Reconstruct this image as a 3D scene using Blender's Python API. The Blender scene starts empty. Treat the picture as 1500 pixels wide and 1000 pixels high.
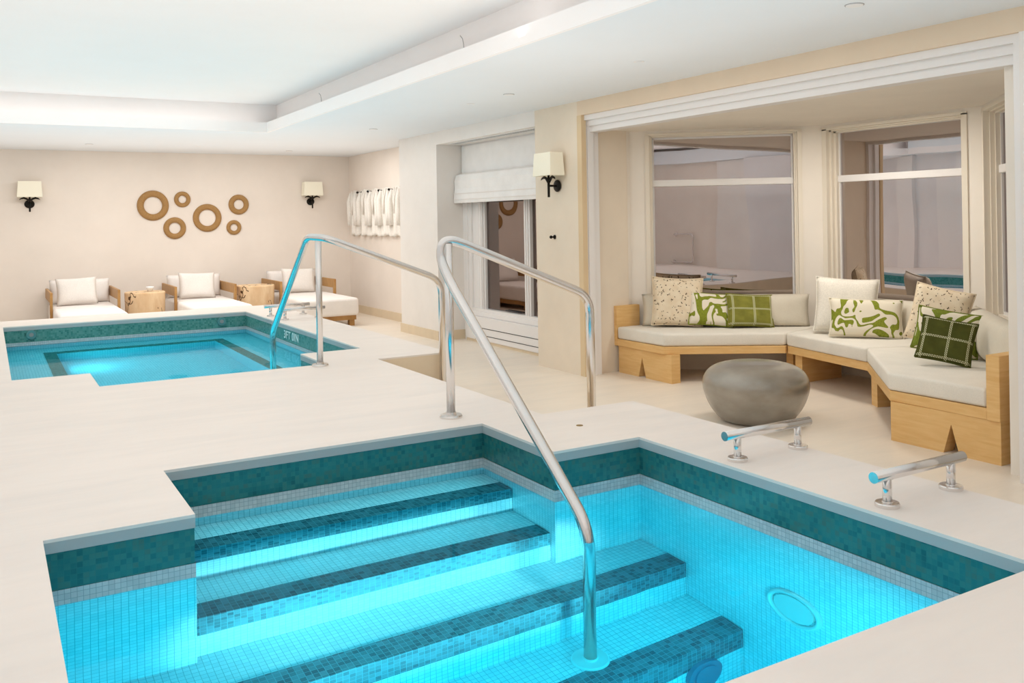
import bpy, bmesh, math, random
from mathutils import Vector, Matrix
random.seed(7)
PI = math.pi
C = bpy.context.scene.collection
sc = bpy.context.scene

# ------------------------------------------------------------------ materials
def mat(name, col, rough=.6, metal=0., spec=.5, coat=0., emit=None, estr=0., sheen=0.):
    m = bpy.data.materials.new(name); m.use_nodes = True
    b = m.node_tree.nodes['Principled BSDF']
    b.inputs['Base Color'].default_value = (*col, 1)
    b.inputs['Roughness'].default_value = rough
    b.inputs['Metallic'].default_value = metal
    b.inputs['Specular IOR Level'].default_value = spec
    b.inputs['Coat Weight'].default_value = coat
    b.inputs['Sheen Weight'].default_value = sheen
    if emit:
        b.inputs['Emission Color'].default_value = (*emit, 1)
        b.inputs['Emission Strength'].default_value = estr
    return m
def N(m, t, **kw):
    n = m.node_tree.nodes.new(t)
    for k, v in kw.items(): setattr(n, k, v)
    return n
def L(m, a, b): m.node_tree.links.new(a, b)
def BS(m): return m.node_tree.nodes['Principled BSDF']
def math_n(m, op, a, b=None, c=None):
    n = N(m, 'ShaderNodeMath', operation=op)
    for i, x in enumerate((a, b, c)):
        if x is None: continue
        if isinstance(x, (int, float)): n.inputs[i].default_value = x
        else: L(m, x, n.inputs[i])
    return n.outputs[0]
def ramp(m, fac, stops, interp='LINEAR'):
    r = N(m, 'ShaderNodeValToRGB'); r.color_ramp.interpolation = interp
    el = r.color_ramp.elements
    while len(el) < len(stops): el.new(.5)
    for e, (p, c) in zip(el, stops): e.position = p; e.color = (*c, 1)
    L(m, fac, r.inputs['Fac']); return r.outputs['Color']
def noise(m, vec, scale, detail=3, rough=.5, dist=0.):
    n = N(m, 'ShaderNodeTexNoise'); n.inputs['Scale'].default_value = scale
    n.inputs['Detail'].default_value = detail; n.inputs['Roughness'].default_value = rough
    n.inputs['Distortion'].default_value = dist
    if vec is not None: L(m, vec, n.inputs['Vector'])
    return n.outputs['Fac']
def scaled(m, vec, s):
    n = N(m, 'ShaderNodeVectorMath', operation='MULTIPLY'); n.inputs[1].default_value = s
    L(m, vec, n.inputs[0]); return n.outputs[0]
def bump(m, h, strength=.2, dist=.01):
    b = N(m, 'ShaderNodeBump'); b.inputs['Strength'].default_value = strength; b.inputs['Distance'].default_value = dist
    L(m, h, b.inputs['Height']); L(m, b.outputs['Normal'], BS(m).inputs['Normal'])
def objco(m): return N(m, 'ShaderNodeTexCoord').outputs['Object']
def uvco(m): return N(m, 'ShaderNodeTexCoord').outputs['UV']

def plaster(name, c, var=.04):
    m = mat(name, c, .85, spec=.2)
    co = N(m, 'ShaderNodeNewGeometry').outputs['Position']
    f = noise(m, co, 1.3, 4, .6)
    L(m, ramp(m, f, [(.3, tuple(x*(1-var) for x in c)), (.7, tuple(min(1, x*(1+var)) for x in c))]), BS(m).inputs['Base Color'])
    return m
def stone(name, c, rough=.35, var=.05):
    m = mat(name, c, rough, spec=.4)
    co = N(m, 'ShaderNodeNewGeometry').outputs['Position']
    f = noise(m, scaled(m, co, (1.0, 5.0, 1.0)), 1.1, 6, .6, .6)
    L(m, ramp(m, f, [(.3, tuple(x*(1-var)*a for x, a in zip(c, (.99, 1, 1.01)))), (.55, c), (.75, tuple(min(1, x*(1+var*.6)) for x in c))]), BS(m).inputs['Base Color'])
    f2 = noise(m, scaled(m, co, (3, 14, 3)), 3, 4)
    L(m, math_n(m, 'MULTIPLY_ADD', f2, .25, rough-.1), BS(m).inputs['Roughness'])
    return m
def tiles(name, cols, grout, s=.025, rough=.22, gw=.06, blotch=0.):
    """square mosaic laid in world space on whichever plane the face lies in"""
    m = mat(name, cols[1], rough, spec=.5)
    geo = N(m, 'ShaderNodeNewGeometry')
    off = N(m, 'ShaderNodeVectorMath', operation='ADD'); off.inputs[1].default_value = (.0071, .0083, .0062)
    L(m, geo.outputs['Position'], off.inputs[0])
    p = scaled(m, off.outputs[0], (1/s,)*3)
    sp = N(m, 'ShaderNodeSeparateXYZ'); L(m, p, sp.inputs[0])
    sn = N(m, 'ShaderNodeSeparateXYZ'); L(m, geo.outputs['True Normal'], sn.inputs[0])
    mask = None
    for i in range(3):
        fr = math_n(m, 'FRACT', sp.outputs[i])
        d = math_n(m, 'ABSOLUTE', math_n(m, 'SUBTRACT', fr, .5))
        ln = math_n(m, 'GREATER_THAN', d, .5-gw)
        inpl = math_n(m, 'LESS_THAN', math_n(m, 'ABSOLUTE', sn.outputs[i]), .5)
        q = math_n(m, 'MULTIPLY', ln, inpl)
        mask = q if mask is None else math_n(m, 'MAXIMUM', mask, q)
    fl = N(m, 'ShaderNodeVectorMath', operation='FLOOR'); L(m, p, fl.inputs[0])
    wn = N(m, 'ShaderNodeTexWhiteNoise', noise_dimensions='3D'); L(m, fl.outputs[0], wn.inputs['Vector'])
    fac = wn.outputs['Value']
    if blotch:
        nz = noise(m, geo.outputs['Position'], 9, 4, .6)
        fac = math_n(m, 'ADD', math_n(m, 'MULTIPLY', fac, 1-blotch), math_n(m, 'MULTIPLY', nz, blotch))
    k = len(cols)
    col = ramp(m, fac, [((i+.5)/k if k > 1 else 0, c) for i, c in enumerate(cols)])
    mx = N(m, 'ShaderNodeMix', data_type='RGBA'); L(m, mask, mx.inputs[0]); L(m, col, mx.inputs[6])
    mx.inputs[7].default_value = (*grout, 1); L(m, mx.outputs[2], BS(m).inputs['Base Color'])
    return m
def wood(name, c1, c2, scale=(1.5, 1.5, 14), rough=.45):
    m = mat(name, c1, rough, spec=.35)
    co = objco(m)
    f = noise(m, scaled(m, co, scale), 3, 5, .6, .4)
    L(m, ramp(m, f, [(.3, c1), (.7, c2)]), BS(m).inputs['Base Color'])
    return m
def fabric(name, c, scale=180, rough=.95, var=.06):
    m = mat(name, c, rough, spec=.1, sheen=.1)
    co = objco(m)
    f = noise(m, co, scale, 2)
    g = noise(m, co, 6, 3)
    fac = math_n(m, 'ADD', math_n(m, 'MULTIPLY', f, .6), math_n(m, 'MULTIPLY', g, .4))
    L(m, ramp(m, fac, [(.35, tuple(x*(1-var) for x in c)), (.65, tuple(min(1, x*(1+var)) for x in c))]), BS(m).inputs['Base Color'])
    bump(m, f, .15, .002)
    return m

M = {}
M['wall_warm'] = plaster('warm plaster', (.84, .76, .685))
M['wall_grey'] = plaster('pale grey plaster', (.80, .78, .78))
M['wall_beige'] = plaster('beige plaster', (.80, .70, .575), .05)
M['wall_pale'] = plaster('pale plaster', (.83, .79, .75))
M['header'] = plaster('tan header paint', (.78, .64, .49))
M['tan_edge'] = plaster('tan edge paint', (.72, .56, .36))
M['bay'] = plaster('bay paint', (.85, .79, .71))
M['trim'] = mat('white trim paint', (.84, .815, .80), .45)
M['trim_cream'] = mat('cream trim paint', (.82, .75, .64), .45)
M['ceiling'] = plaster('ceiling paint', (.82, .855, .89), .01)
M['cove'] = plaster('cove paint', (.95, .915, .90), .01)
M['deck'] = stone('pale limestone', (.84, .765, .705))
M['coping'] = stone('shaded coping stone', (.43, .46, .46), .4, .03)  # whitish edge stone; its shade and pool tint put into the colour
M['floor'] = stone('honed limestone floor', (.82, .73, .62))
M['riser'] = stone('tan stone', (.80, .67, .50), .5)
M['base'] = stone('stone skirting', (.74, .61, .44), .5)
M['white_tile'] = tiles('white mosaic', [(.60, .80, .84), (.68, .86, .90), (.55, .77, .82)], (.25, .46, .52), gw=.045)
M['shaded_tile'] = tiles('shaded white mosaic', [(.50, .54, .56), (.56, .60, .61), (.46, .51, .53)], (.27, .34, .37), s=.02, gw=.045)  # white strip above the waterline, its shade put into the colour
M['teal_tile'] = tiles('teal mosaic', [(.015, .07, .07), (.012, .115, .12), (.02, .16, .165), (.035, .19, .18), (.05, .15, .125), (.02, .20, .215)], (.03, .17, .17), s=.02, gw=.04, blotch=.6)
M['teal_tile_pale'] = tiles('pale teal mosaic', [(.03, .12, .11), (.05, .20, .175), (.09, .27, .235), (.12, .31, .27), (.10, .25, .21)], (.10, .26, .235), s=.02, gw=.04, blotch=.5)
M['nosing_tile'] = tiles('dark teal mosaic', [(.02, .10, .13), (.04, .17, .21), (.06, .23, .28)], (.08, .34, .40), gw=.04, blotch=.3)
M['steel'] = mat('polished steel', (.82, .79, .77), .2, 1.)
M['steel_in'] = mat('brushed steel', (.85, .88, .88), .35, .35)
M['oak'] = wood('light oak', (.72, .43, .16), (.82, .54, .24))
M['oak_dark'] = wood('golden brown wood', (.36, .185, .06), (.50, .28, .10), (2, 10, 2))
M['rattan'] = wood('woven brown fibre', (.27, .145, .05), (.50, .29, .11), (30, 30, 60))
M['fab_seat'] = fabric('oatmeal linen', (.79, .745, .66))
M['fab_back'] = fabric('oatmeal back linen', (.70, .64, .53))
M['fab_white'] = fabric('white outdoor linen', (.84, .79, .75))
M['fab_pil'] = fabric('ivory boucle', (.80, .75, .70), 90)
M['white_pil'] = fabric('ivory cushion cloth', (.83, .78, .69), 90, var=.08)
M['robe'] = fabric('white terry cloth', (.88, .84, .78), 60)
M['blind'] = fabric('white blind linen', (.88, .86, .84))
M['shade'] = mat('cream linen shade', (.86, .82, .68), .9, emit=(1., .88, .66), estr=.07)
M['iron'] = mat('blackened bronze', (.012, .010, .008), .45, .6)
M['dark'] = mat('dark metal', (.03, .03, .035), .5)
M['white'] = mat('white enamel', (.85, .85, .85), .4)
M['grille'] = mat('grey grille', (.30, .29, .28), .6)
M['night'] = mat('dark outside', (.02, .016, .014), .9)
M['letter'] = mat('white letter tile', (.78, .86, .84), .3)
M['jet'] = mat('teal plastic', (.10, .27, .27), .35)
M['jet_blue'] = mat('blue plastic', (.05, .20, .30), .5)
M['lens'] = mat('pale lamp lens', (.66, .72, .72), .4)

m = M['pouf'] = mat('bronze glazed ceramic', (.25, .225, .19), .3, .35, coat=.6)
co = objco(m); f = noise(m, scaled(m, co, (2, 2, 4)), 2.2, 4)
L(m, ramp(m, f, [(.3, (.27, .24, .195)), (.7, (.40, .37, .325))]), BS(m).inputs['Base Color'])
L(m, math_n(m, 'MULTIPLY_ADD', f, .2, .26), BS(m).inputs['Roughness'])

m = M['stump'] = wood('pale cracked timber', (.66, .43, .24), (.80, .60, .38), (3, 3, 1.2), .6)
co = objco(m)
vo = N(m, 'ShaderNodeTexVoronoi', feature='DISTANCE_TO_EDGE'); vo.inputs['Scale'].default_value = 2.6
w2 = N(m, 'ShaderNodeVectorMath', operation='ADD'); L(m, co, w2.inputs[0])
nv = N(m, 'ShaderNodeTexNoise'); nv.inputs['Scale'].default_value = 5; L(m, co, nv.inputs['Vector'])
L(m, scaled(m, nv.outputs['Color'], (.35, .35, .35)), w2.inputs[1]); L(m, w2.outputs[0], vo.inputs['Vector'])
msk = math_n(m, 'MULTIPLY', math_n(m, 'LESS_THAN', vo.outputs['Distance'], .018), math_n(m, 'GREATER_THAN', noise(m, co, 3.1, 1), .47))
mx = N(m, 'ShaderNodeMix', data_type='RGBA'); L(m, msk, mx.inputs[0])
old = BS(m).inputs['Base Color'].links[0].from_socket
L(m, old, mx.inputs[6]); mx.inputs[7].default_value = (.09, .04, .015, 1); L(m, mx.outputs[2], BS(m).inputs['Base Color'])

# speckled cloth: short dark broken strokes on cream
m = M['speckle'] = mat('cream cloth with dark flecks', (.80, .68, .50), .95, spec=.1)
uv = uvco(m)
vo = N(m, 'ShaderNodeTexVoronoi'); vo.inputs['Scale'].default_value = 1; vo.inputs['Randomness'].default_value = .95
wv = N(m, 'ShaderNodeTexNoise'); wv.inputs['Scale'].default_value = 26; L(m, uv, wv.inputs['Vector'])
ad = N(m, 'ShaderNodeVectorMath', operation='ADD'); L(m, scaled(m, uv, (20, 17, 1)), ad.inputs[0]); L(m, scaled(m, wv.outputs['Color'], (1.7, 1.7, 0)), ad.inputs[1])
L(m, ad.outputs[0], vo.inputs['Vector'])
spk = math_n(m, 'LESS_THAN', vo.outputs['Distance'], .25)
tone = noise(m, uv, 7, 2)
mx = N(m, 'ShaderNodeMix', data_type='RGBA'); L(m, spk, mx.inputs[0])
L(m, ramp(m, tone, [(.3, (.77, .63, .45)), (.7, (.84, .73, .56))]), mx.inputs[6]); mx.inputs[7].default_value = (.085, .05, .02, 1)
L(m, mx.outputs[2], BS(m).inputs['Base Color'])
# leafy brush strokes
def leaf_mat(name, rot, seed, green=(.24, .275, .035)):
    m = mat(name, (.8, .74, .6), .95, spec=.1)
    mp = N(m, 'ShaderNodeMapping'); mp.inputs['Rotation'].default_value = (0, 0, rot); mp.inputs['Location'].default_value = (seed, seed*.7, 0)
    mp.inputs['Scale'].default_value = (2.3, 1.0, 1)
    L(m, uvco(m), mp.inputs['Vector'])
    f = noise(m, mp.outputs[0], 1.0, 1.6, .45, 1.1)
    d = math_n(m, 'ABSOLUTE', math_n(m, 'SUBTRACT', math_n(m, 'FRACT', math_n(m, 'MULTIPLY', f, 5.0)), .5))
    g = math_n(m, 'LESS_THAN', d, .225)
    tone = noise(m, scaled(m, uvco(m), (40, 8, 1)), 2, 3)
    mx = N(m, 'ShaderNodeMix', data_type='RGBA'); L(m, g, mx.inputs[0])
    mx.inputs[6].default_value = (.82, .75, .61, 1)
    L(m, ramp(m, tone, [(.3, tuple(x*.72 for x in green)), (.7, tuple(x*1.25 for x in green))]), mx.inputs[7])
    L(m, mx.outputs[2], BS(m).inputs['Base Color']); return m
M['leaf_a'] = leaf_mat('green brush stroke cloth', .6, 1.3)
M['leaf_b'] = leaf_mat('green brush stroke cloth wide', -.5, 4.1)
M['leaf_c'] = leaf_mat('green brush stroke cloth dark', .2, 7.7, (.19, .235, .035))
def plaid_mat(name, green):
    m = mat(name, green, .9, spec=.15)
    s = N(m, 'ShaderNodeSeparateXYZ'); L(m, uvco(m), s.inputs[0])
    mask = None
    for i, lines in ((0, (.09, .55, .93)), (1, (.06, .52, .95))):
        for p in lines:
            a = math_n(m, 'ABSOLUTE', math_n(m, 'SUBTRACT', s.outputs[i], p))
            band = math_n(m, 'LESS_THAN', a, .022)
            inner = math_n(m, 'GREATER_THAN', a, .005)
            dash = math_n(m, 'GREATER_THAN', math_n(m, 'FRACT', math_n(m, 'MULTIPLY', math_n(m, 'ADD', s.outputs[1-i], s.outputs[i]), 22)), .3)
            q = math_n(m, 'MULTIPLY', math_n(m, 'MULTIPLY', band, inner), dash)
            mask = q if mask is None else math_n(m, 'MAXIMUM', mask, q)
    tone = noise(m, uvco(m), 4, 3)
    mx = N(m, 'ShaderNodeMix', data_type='RGBA'); L(m, mask, mx.inputs[0])
    L(m, ramp(m, tone, [(.3, tuple(x*.8 for x in green)), (.7, tuple(x*1.2 for x in green))]), mx.inputs[6])
    mx.inputs[7].default_value = (.62, .62, .42, 1); L(m, mx.outputs[2], BS(m).inputs['Base Color']); return m
M['plaid_a'] = plaid_mat('olive check cloth', (.23, .225, .045))
M['plaid_b'] = plaid_mat('dark olive check cloth', (.075, .082, .018))

# water surface: clear refracting sheet
m = M['water'] = bpy.data.materials.new('clear pool water'); m.use_nodes = True
nt = m.node_tree; nt.nodes.clear()
out = nt.nodes.new('ShaderNodeOutputMaterial')
gl = nt.nodes.new('ShaderNodeBsdfRefraction'); gl.inputs['IOR'].default_value = 1.33; gl.inputs['Roughness'].default_value = 0.0
gl.inputs['Color'].default_value = (.82, .96, 1, 1)
gs = nt.nodes.new('ShaderNodeBsdfGlossy'); gs.inputs['Roughness'].default_value = .02; gs.inputs['Color'].default_value = (.30, .36, .40, 1)
fr = nt.nodes.new('ShaderNodeFresnel'); fr.inputs['IOR'].default_value = 1.33
mixs = nt.nodes.new('ShaderNodeMixShader')
bp = nt.nodes.new('ShaderNodeBump'); bp.inputs['Strength'].default_value = .02; bp.inputs['Distance'].default_value = .05
nz = nt.nodes.new('ShaderNodeTexNoise'); nz.inputs['Scale'].default_value = 5; nz.inputs['Detail'].default_value = 1
ge = nt.nodes.new('ShaderNodeNewGeometry'); nt.links.new(ge.outputs['Position'], nz.inputs['Vector'])
nt.links.new(nz.outputs['Fac'], bp.inputs['Height'])
nt.links.new(bp.outputs['Normal'], gs.inputs['Normal']); nt.links.new(bp.outputs['Normal'], gl.inputs['Normal'])
nt.links.new(fr.outputs[0], mixs.inputs[0]); nt.links.new(gl.outputs[0], mixs.inputs[1]); nt.links.new(gs.outputs[0], mixs.inputs[2])
nt.links.new(mixs.outputs[0], out.inputs['Surface'])
va_ = nt.nodes.new('ShaderNodeVolumeAbsorption'); va_.inputs['Color'].default_value = (0., .93, .975, 1); va_.inputs['Density'].default_value = .95
nt.links.new(va_.outputs[0], out.inputs['Volume'])

# window glass: night outside, so the pane mirrors the room dimly
def pane_mat(name, tint, wob=.12, scale=1.6):
    m = bpy.data.materials.new(name); m.use_nodes = True
    nt = m.node_tree; nt.nodes.clear()
    out = nt.nodes.new('ShaderNodeOutputMaterial')
    gs = nt.nodes.new('ShaderNodeBsdfGlossy'); gs.inputs['Roughness'].default_value = .004; gs.inputs['Color'].default_value = (*tint, 1)
    tr = nt.nodes.new('ShaderNodeBsdfTransparent'); tr.inputs['Color'].default_value = (.5, .45, .43, 1)
    ad = nt.nodes.new('ShaderNodeMixShader'); ad.inputs[0].default_value = .8
    bp = nt.nodes.new('ShaderNodeBump'); bp.inputs['Strength'].default_value = wob; bp.inputs['Distance'].default_value = .02
    nz = nt.nodes.new('ShaderNodeTexNoise'); nz.inputs['Scale'].default_value = scale; nz.inputs['Detail'].default_value = 0
    tc = nt.nodes.new('ShaderNodeNewGeometry'); nt.links.new(tc.outputs['Position'], nz.inputs['Vector'])
    nt.links.new(nz.outputs['Fac'], bp.inputs['Height']); nt.links.new(bp.outputs['Normal'], gs.inputs['Normal'])
    nt.links.new(tr.outputs[0], ad.inputs[1]); nt.links.new(gs.outputs[0], ad.inputs[2]); nt.links.new(ad.outputs[0], out.inputs['Surface'])
    return m
M['pane'] = pane_mat('dim mirror glass', (.66, .595, .59), .09)
M['pane_dark'] = pane_mat('dark glass', (.30, .25, .235), .2)

# ------------------------------------------------------------------ mesh helpers
def obj(name, bm, m, parent=None, smooth=False, mtx=None, kind=None):
    if mtx is not None: bm.transform(mtx)
    me = bpy.data.meshes.new(name); bm.normal_update(); bm.to_mesh(me); bm.free()
    if smooth:
        for p in me.polygons: p.use_smooth = True
    o = bpy.data.objects.new(name, me); C.objects.link(o)
    if m: me.materials.append(M[m] if isinstance(m, str) else m)
    if parent: o.parent = parent
    if kind: o['kind'] = kind
    return o
def tag(o, label, cat, group=None, kind=None):
    o['label'] = label; o['category'] = cat
    if group: o['group'] = group
    if kind: o['kind'] = kind
    return o
def thing(name, label, cat, loc=(0, 0, 0), rz=0., group=None):
    o = bpy.data.objects.new(name, None); C.objects.link(o); o.empty_display_size = .1
    o.location = loc; o.rotation_euler = (0, 0, rz)
    return tag(o, label, cat, group)
def struct(name, bm, m, parent=None, smooth=False):
    return obj(name, bm, m, parent, smooth, kind=None if parent else 'structure')
def box(bm, x0, x1, y0, y1, z0, z1, bevel=0., seg=2):
    r = bmesh.ops.create_cube(bm, size=1)
    vs = r['verts']
    for v in vs: v.co = Vector(((x0+x1)/2+v.co.x*(x1-x0), (y0+y1)/2+v.co.y*(y1-y0), (z0+z1)/2+v.co.z*(z1-z0)))
    if bevel:
        es = list({e for v in vs for e in v.link_edges})
        bmesh.ops.bevel(bm, geom=es, offset=bevel, segments=seg, profile=.5, affect='EDGES')
    return bm
def bx(*a, **k): return box(bmesh.new(), *a, **k)
def cyl(bm, p0, p1, r0, r1=None, n=24, caps=True):
    p0, p1 = Vector(p0), Vector(p1); r1 = r0 if r1 is None else r1
    d = p1-p0; q = d.to_track_quat('Z', 'Y').to_matrix().to_4x4()
    mt = Matrix.Translation((p0+p1)/2) @ q
    bmesh.ops.create_cone(bm, cap_ends=caps, segments=n, radius1=r0, radius2=r1, depth=d.length, matrix=mt)
    return bm
def prism(bm, poly, z0, z1, bevel=0., seg=3):
    vs = [bm.verts.new((x, y, z0)) for x, y in poly]
    f = bm.faces.new(vs)
    r = bmesh.ops.extrude_face_region(bm, geom=[f])
    nv = [g for g in r['geom'] if isinstance(g, bmesh.types.BMVert)]
    for v in nv: v.co.z = z1
    bmesh.ops.recalc_face_normals(bm, faces=bm.faces)
    if bevel:
        allv = set(vs) | set(nv)
        es = list({e for v in allv for e in v.link_edges})
        bmesh.ops.bevel(bm, geom=es, offset=bevel, segments=seg, profile=.5, affect='EDGES')
    return bm
def lathe(bm, prof, n=48, ctr=(0, 0, 0)):
    rings = []
    for r, z in prof:
        if r < 1e-5: rings.append([bm.verts.new((ctr[0], ctr[1], ctr[2]+z))])
        else: rings.append([bm.verts.new((ctr[0]+r*math.cos(2*PI*i/n), ctr[1]+r*math.sin(2*PI*i/n), ctr[2]+z)) for i in range(n)])
    for a, b in zip(rings, rings[1:]):
        for i in range(n):
            j = (i+1) % n
            if len(a) == 1 and len(b) == 1: continue
            if len(a) == 1: bm.faces.new((a[0], b[j], b[i]))
            elif len(b) == 1: bm.faces.new((a[i], a[j], b[0]))
            else: bm.faces.new((a[i], a[j], b[j], b[i]))
    bmesh.ops.recalc_face_normals(bm, faces=bm.faces)
    return bm
def fillet(pts, rad, n=8):
    """polyline corners rounded"""
    out = [Vector(pts[0])]
    for i in range(1, len(pts)-1):
        a, b, c = Vector(pts[i-1]), Vector(pts[i]), Vector(pts[i+1])
        r = rad[i-1]
        u, w = (a-b).normalized(), (c-b).normalized()
        ang = u.angle(w)
        t = min(r/math.tan(ang/2), (a-b).length*.49, (c-b).length*.49)
        p, q = b+u*t, b+w*t
        for k in range(n+1):
            s = k/n
            out.append(p*(1-s)**2 + b*2*s*(1-s) + q*s*s)
    out.append(Vector(pts[-1])); return out
def tube(bm, pts, r, n=20, caps=True):
    pts = [Vector(p) for p in pts]
    rings = []
    t0 = (pts[1]-pts[0]).normalized()
    up = Vector((0, 0, 1)) if abs(t0.z) < .9 else Vector((0, 1, 0))
    nx = t0.cross(up).normalized()
    for i, p in enumerate(pts):
        t = ((pts[min(i+1, len(pts)-1)]-pts[max(i-1, 0)])).normalized()
        nx = (nx - t*nx.dot(t)).normalized(); ny = t.cross(nx)
        rr = r[i] if isinstance(r, (list, tuple)) else r
        rings.append([bm.verts.new(p+nx*rr*math.cos(2*PI*k/n)+ny*rr*math.sin(2*PI*k/n)) for k in range(n)])
    for a, b in zip(rings, rings[1:]):
        for k in range(n): bm.faces.new((a[k], a[(k+1) % n], b[(k+1) % n], b[k]))
    if caps: bm.faces.new(rings[0][::-1]); bm.faces.new(rings[-1])
    bmesh.ops.recalc_face_normals(bm, faces=bm.faces)
    return bm
def inside_fn(rects):
    return lambda x, y: any(a < x < b and c < y < d for a, b, c, d in rects)
def cuts(rects, i):
    return sorted({r[i] for r in rects} | {r[i+1] for r in rects})
def region_slab(plus, minus, z0, z1, bottom=False):
    """slab with rectangular holes; inner and outer rims closed"""
    ip, im = inside_fn(plus), inside_fn(minus)
    xs, ys = cuts(plus+minus, 0), cuts(plus+minus, 2)
    ins = lambda x, y: ip(x, y) and not im(x, y)
    bm = bmesh.new(); V = {}
    def vt(x, y, z):
        k = (x, y, z)
        if k not in V: V[k] = bm.verts.new(k)
        return V[k]
    cell = lambda i, j: 0 <= i < len(xs)-1 and 0 <= j < len(ys)-1 and ins((xs[i]+xs[i+1])/2, (ys[j]+ys[j+1])/2)
    for i in range(len(xs)-1):
        for j in range(len(ys)-1):
            if not cell(i, j): continue
            a, b, c, d = xs[i], xs[i+1], ys[j], ys[j+1]
            bm.faces.new((vt(a, c, z1), vt(b, c, z1), vt(b, d, z1), vt(a, d, z1)))
            if bottom: bm.faces.new((vt(a, d, z0), vt(b, d, z0), vt(b, c, z0), vt(a, c, z0)))
            if not cell(i-1, j): bm.faces.new((vt(a, c, z1), vt(a, d, z1), vt(a, d, z0), vt(a, c, z0)))
            if not cell(i+1, j): bm.faces.new((vt(b, d, z1), vt(b, c, z1), vt(b, c, z0), vt(b, d, z0)))
            if not cell(i, j-1): bm.faces.new((vt(b, c, z1), vt(a, c, z1), vt(a, c, z0), vt(b, c, z0)))
            if not cell(i, j+1): bm.faces.new((vt(a, d, z1), vt(b, d, z1), vt(b, d, z0), vt(a, d, z0)))
    return bm
def region_walls(rects, z0, z1, floor=False):
    """walls round a region facing inwards, optionally its floor"""
    bm = region_slab(rects, [], z0, z1)
    top = [f for f in bm.faces if abs(f.normal.z) > .5 or all(abs(v.co.z-z1) < 1e-6 for v in f.verts)]
    if floor:
        bmesh.ops.delete(bm, geom=top, context='FACES_ONLY')
        ip = inside_fn(rects); xs, ys = cuts(rects, 0), cuts(rects, 2)
        for i in range(len(xs)-1):
            for j in range(len(ys)-1):
                if ip((xs[i]+xs[i+1])/2, (ys[j]+ys[j+1])/2):
                    bm.faces.new([bm.verts.new(p) for p in ((xs[i], ys[j+1], z0), (xs[i+1], ys[j+1], z0), (xs[i+1], ys[j], z0), (xs[i], ys[j], z0))])
    else:
        bmesh.ops.delete(bm, geom=top, context='FACES_ONLY')
    bmesh.ops.reverse_faces(bm, faces=bm.faces)
    return bm

# ------------------------------------------------------------------ plan
DK = .47
POOL = [(.15, 2.73, 1.53, 3.455), (.65, 2.235, 3.455, 4.145)]
SPA = [(.135, 2.72, 7.2, 11.11), (.635, 2.20, 6.565, 7.2)]
XL, XR, YN, YB = -1.5, 5.0, -1.2, 14.9
CEIL = 2.69
NOTCH = (2.615, 3.24, 4.157, 6.56)
DECK = [(XL, 3.24, YN, 11.8)]

# lower floor
struct('floor', region_slab([(XL, 8.2, YN, 15.2)], [(XL, 2.615, YN, 11.8), (2.615, 3.24, YN, 4.157), (2.615, 3.24, 6.56, 11.8)], -.06, 0.), 'floor')
# deck: stone top slab over a plastered body
dk = struct('pool_deck', region_slab(DECK, POOL+SPA+[NOTCH], DK-.012, DK), 'deck')
for nm, mt_, keep in (('coping_edge', 'coping', True), ('outer_edge', 'riser', False)):
    cp = region_slab(DECK, POOL+SPA+[NOTCH], DK-.05, DK-.012)
    def by_pool(f):
        c = f.calc_center_median(); return any(a-.01 < c.x < b_+.01 and c_-.01 < c.y < d_+.01 for a, b_, c_, d_ in POOL+SPA)
    bmesh.ops.delete(cp, geom=[f for f in cp.faces if all(v.co.z > DK-.013 for v in f.verts) or by_pool(f) != keep], context='FACES_ONLY')
    obj(nm, cp, mt_, dk)
body = region_slab(DECK, [NOTCH], 0., DK-.05)
bmesh.ops.delete(body, geom=[f for f in body.faces if abs(f.normal.z) > .5 or all(abs(v.co.z-(DK-.05)) < 1e-5 for v in f.verts)], context='FACES_ONLY')
obj('deck_riser', body, 'riser', dk)
s = bmesh.new(); box(s, 2.625, 2.90, 4.30, 6.45, .0, .3133); box(s, 2.90, 3.18, 4.30, 6.45, .0, .1567)
obj('step', s, 'riser', dk)

def grow(rects, e): return [(a-e, b+e, c-e, d+e) for a, b, c, d in rects]
def shell(name, rects, zf, teal='teal_tile'):
    o = struct(name, region_walls(rects, zf, .232, True), 'white_tile')
    obj('tile_band', region_walls(grow(rects, .003), .2895, DK-.046), teal, o)
    obj('pale_band', region_walls(rects, .232, .2895), 'shaded_tile', o)
    return o
pool = shell('pool_basin', POOL, -1.15)
# steps: (front y, back y, x0, x1, tread z)
for y0, y1, x0, x1, z, zb in ((3.842, 4.143, .652, 2.233, .13, -.52), (3.497, 3.842, .652, 2.233, -.195, -.52),
                          (3.13, 3.4965, .152, 2.728, -.50, -1.149), (2.775, 3.13, .152, 2.728, -.81, -1.149)):
    st = bmesh.new()
    if z > -.2:
        box(st, x0, x1, y0, y1+(0 if z > 0 else .3), zb, z)
    else:
        box(st, x0, x1, y0, y1+.001, zb, z)
    so = obj('step', st, 'white_tile', pool)
    ns = bmesh.new(); box(ns, x0+.001, x1-.001, y0-.003, y0+.125, z-.14, z+.002)
    obj('nosing', ns, 'nosing_tile', so)
# round fittings in the pool
b = bmesh.new(); cyl(b, (2.729, 2.487, -.38), (2.715, 2.487, -.38), .10, n=32); obj('pool_light', b, 'lens', pool)
b = bmesh.new(); tube(b, [(2.722, 2.487+.125*math.cos(2*PI*k/32), -.38+.125*math.sin(2*PI*k/32)) for k in range(33)], .014, 8, False); obj('light_ring', b, 'steel_in', pool, smooth=True)
b = bmesh.new(); cyl(b, (2.50, 2.774, -1.0), (2.50, 2.752, -1.0), .09, n=32); cyl(b, (2.50, 2.752, -1.0), (2.50, 2.745, -1.0), .06, n=32)
obj('drain_cover', b, 'jet_blue', pool)

spa = shell('spa_basin', SPA, -.68, 'teal_tile_pale')
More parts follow.
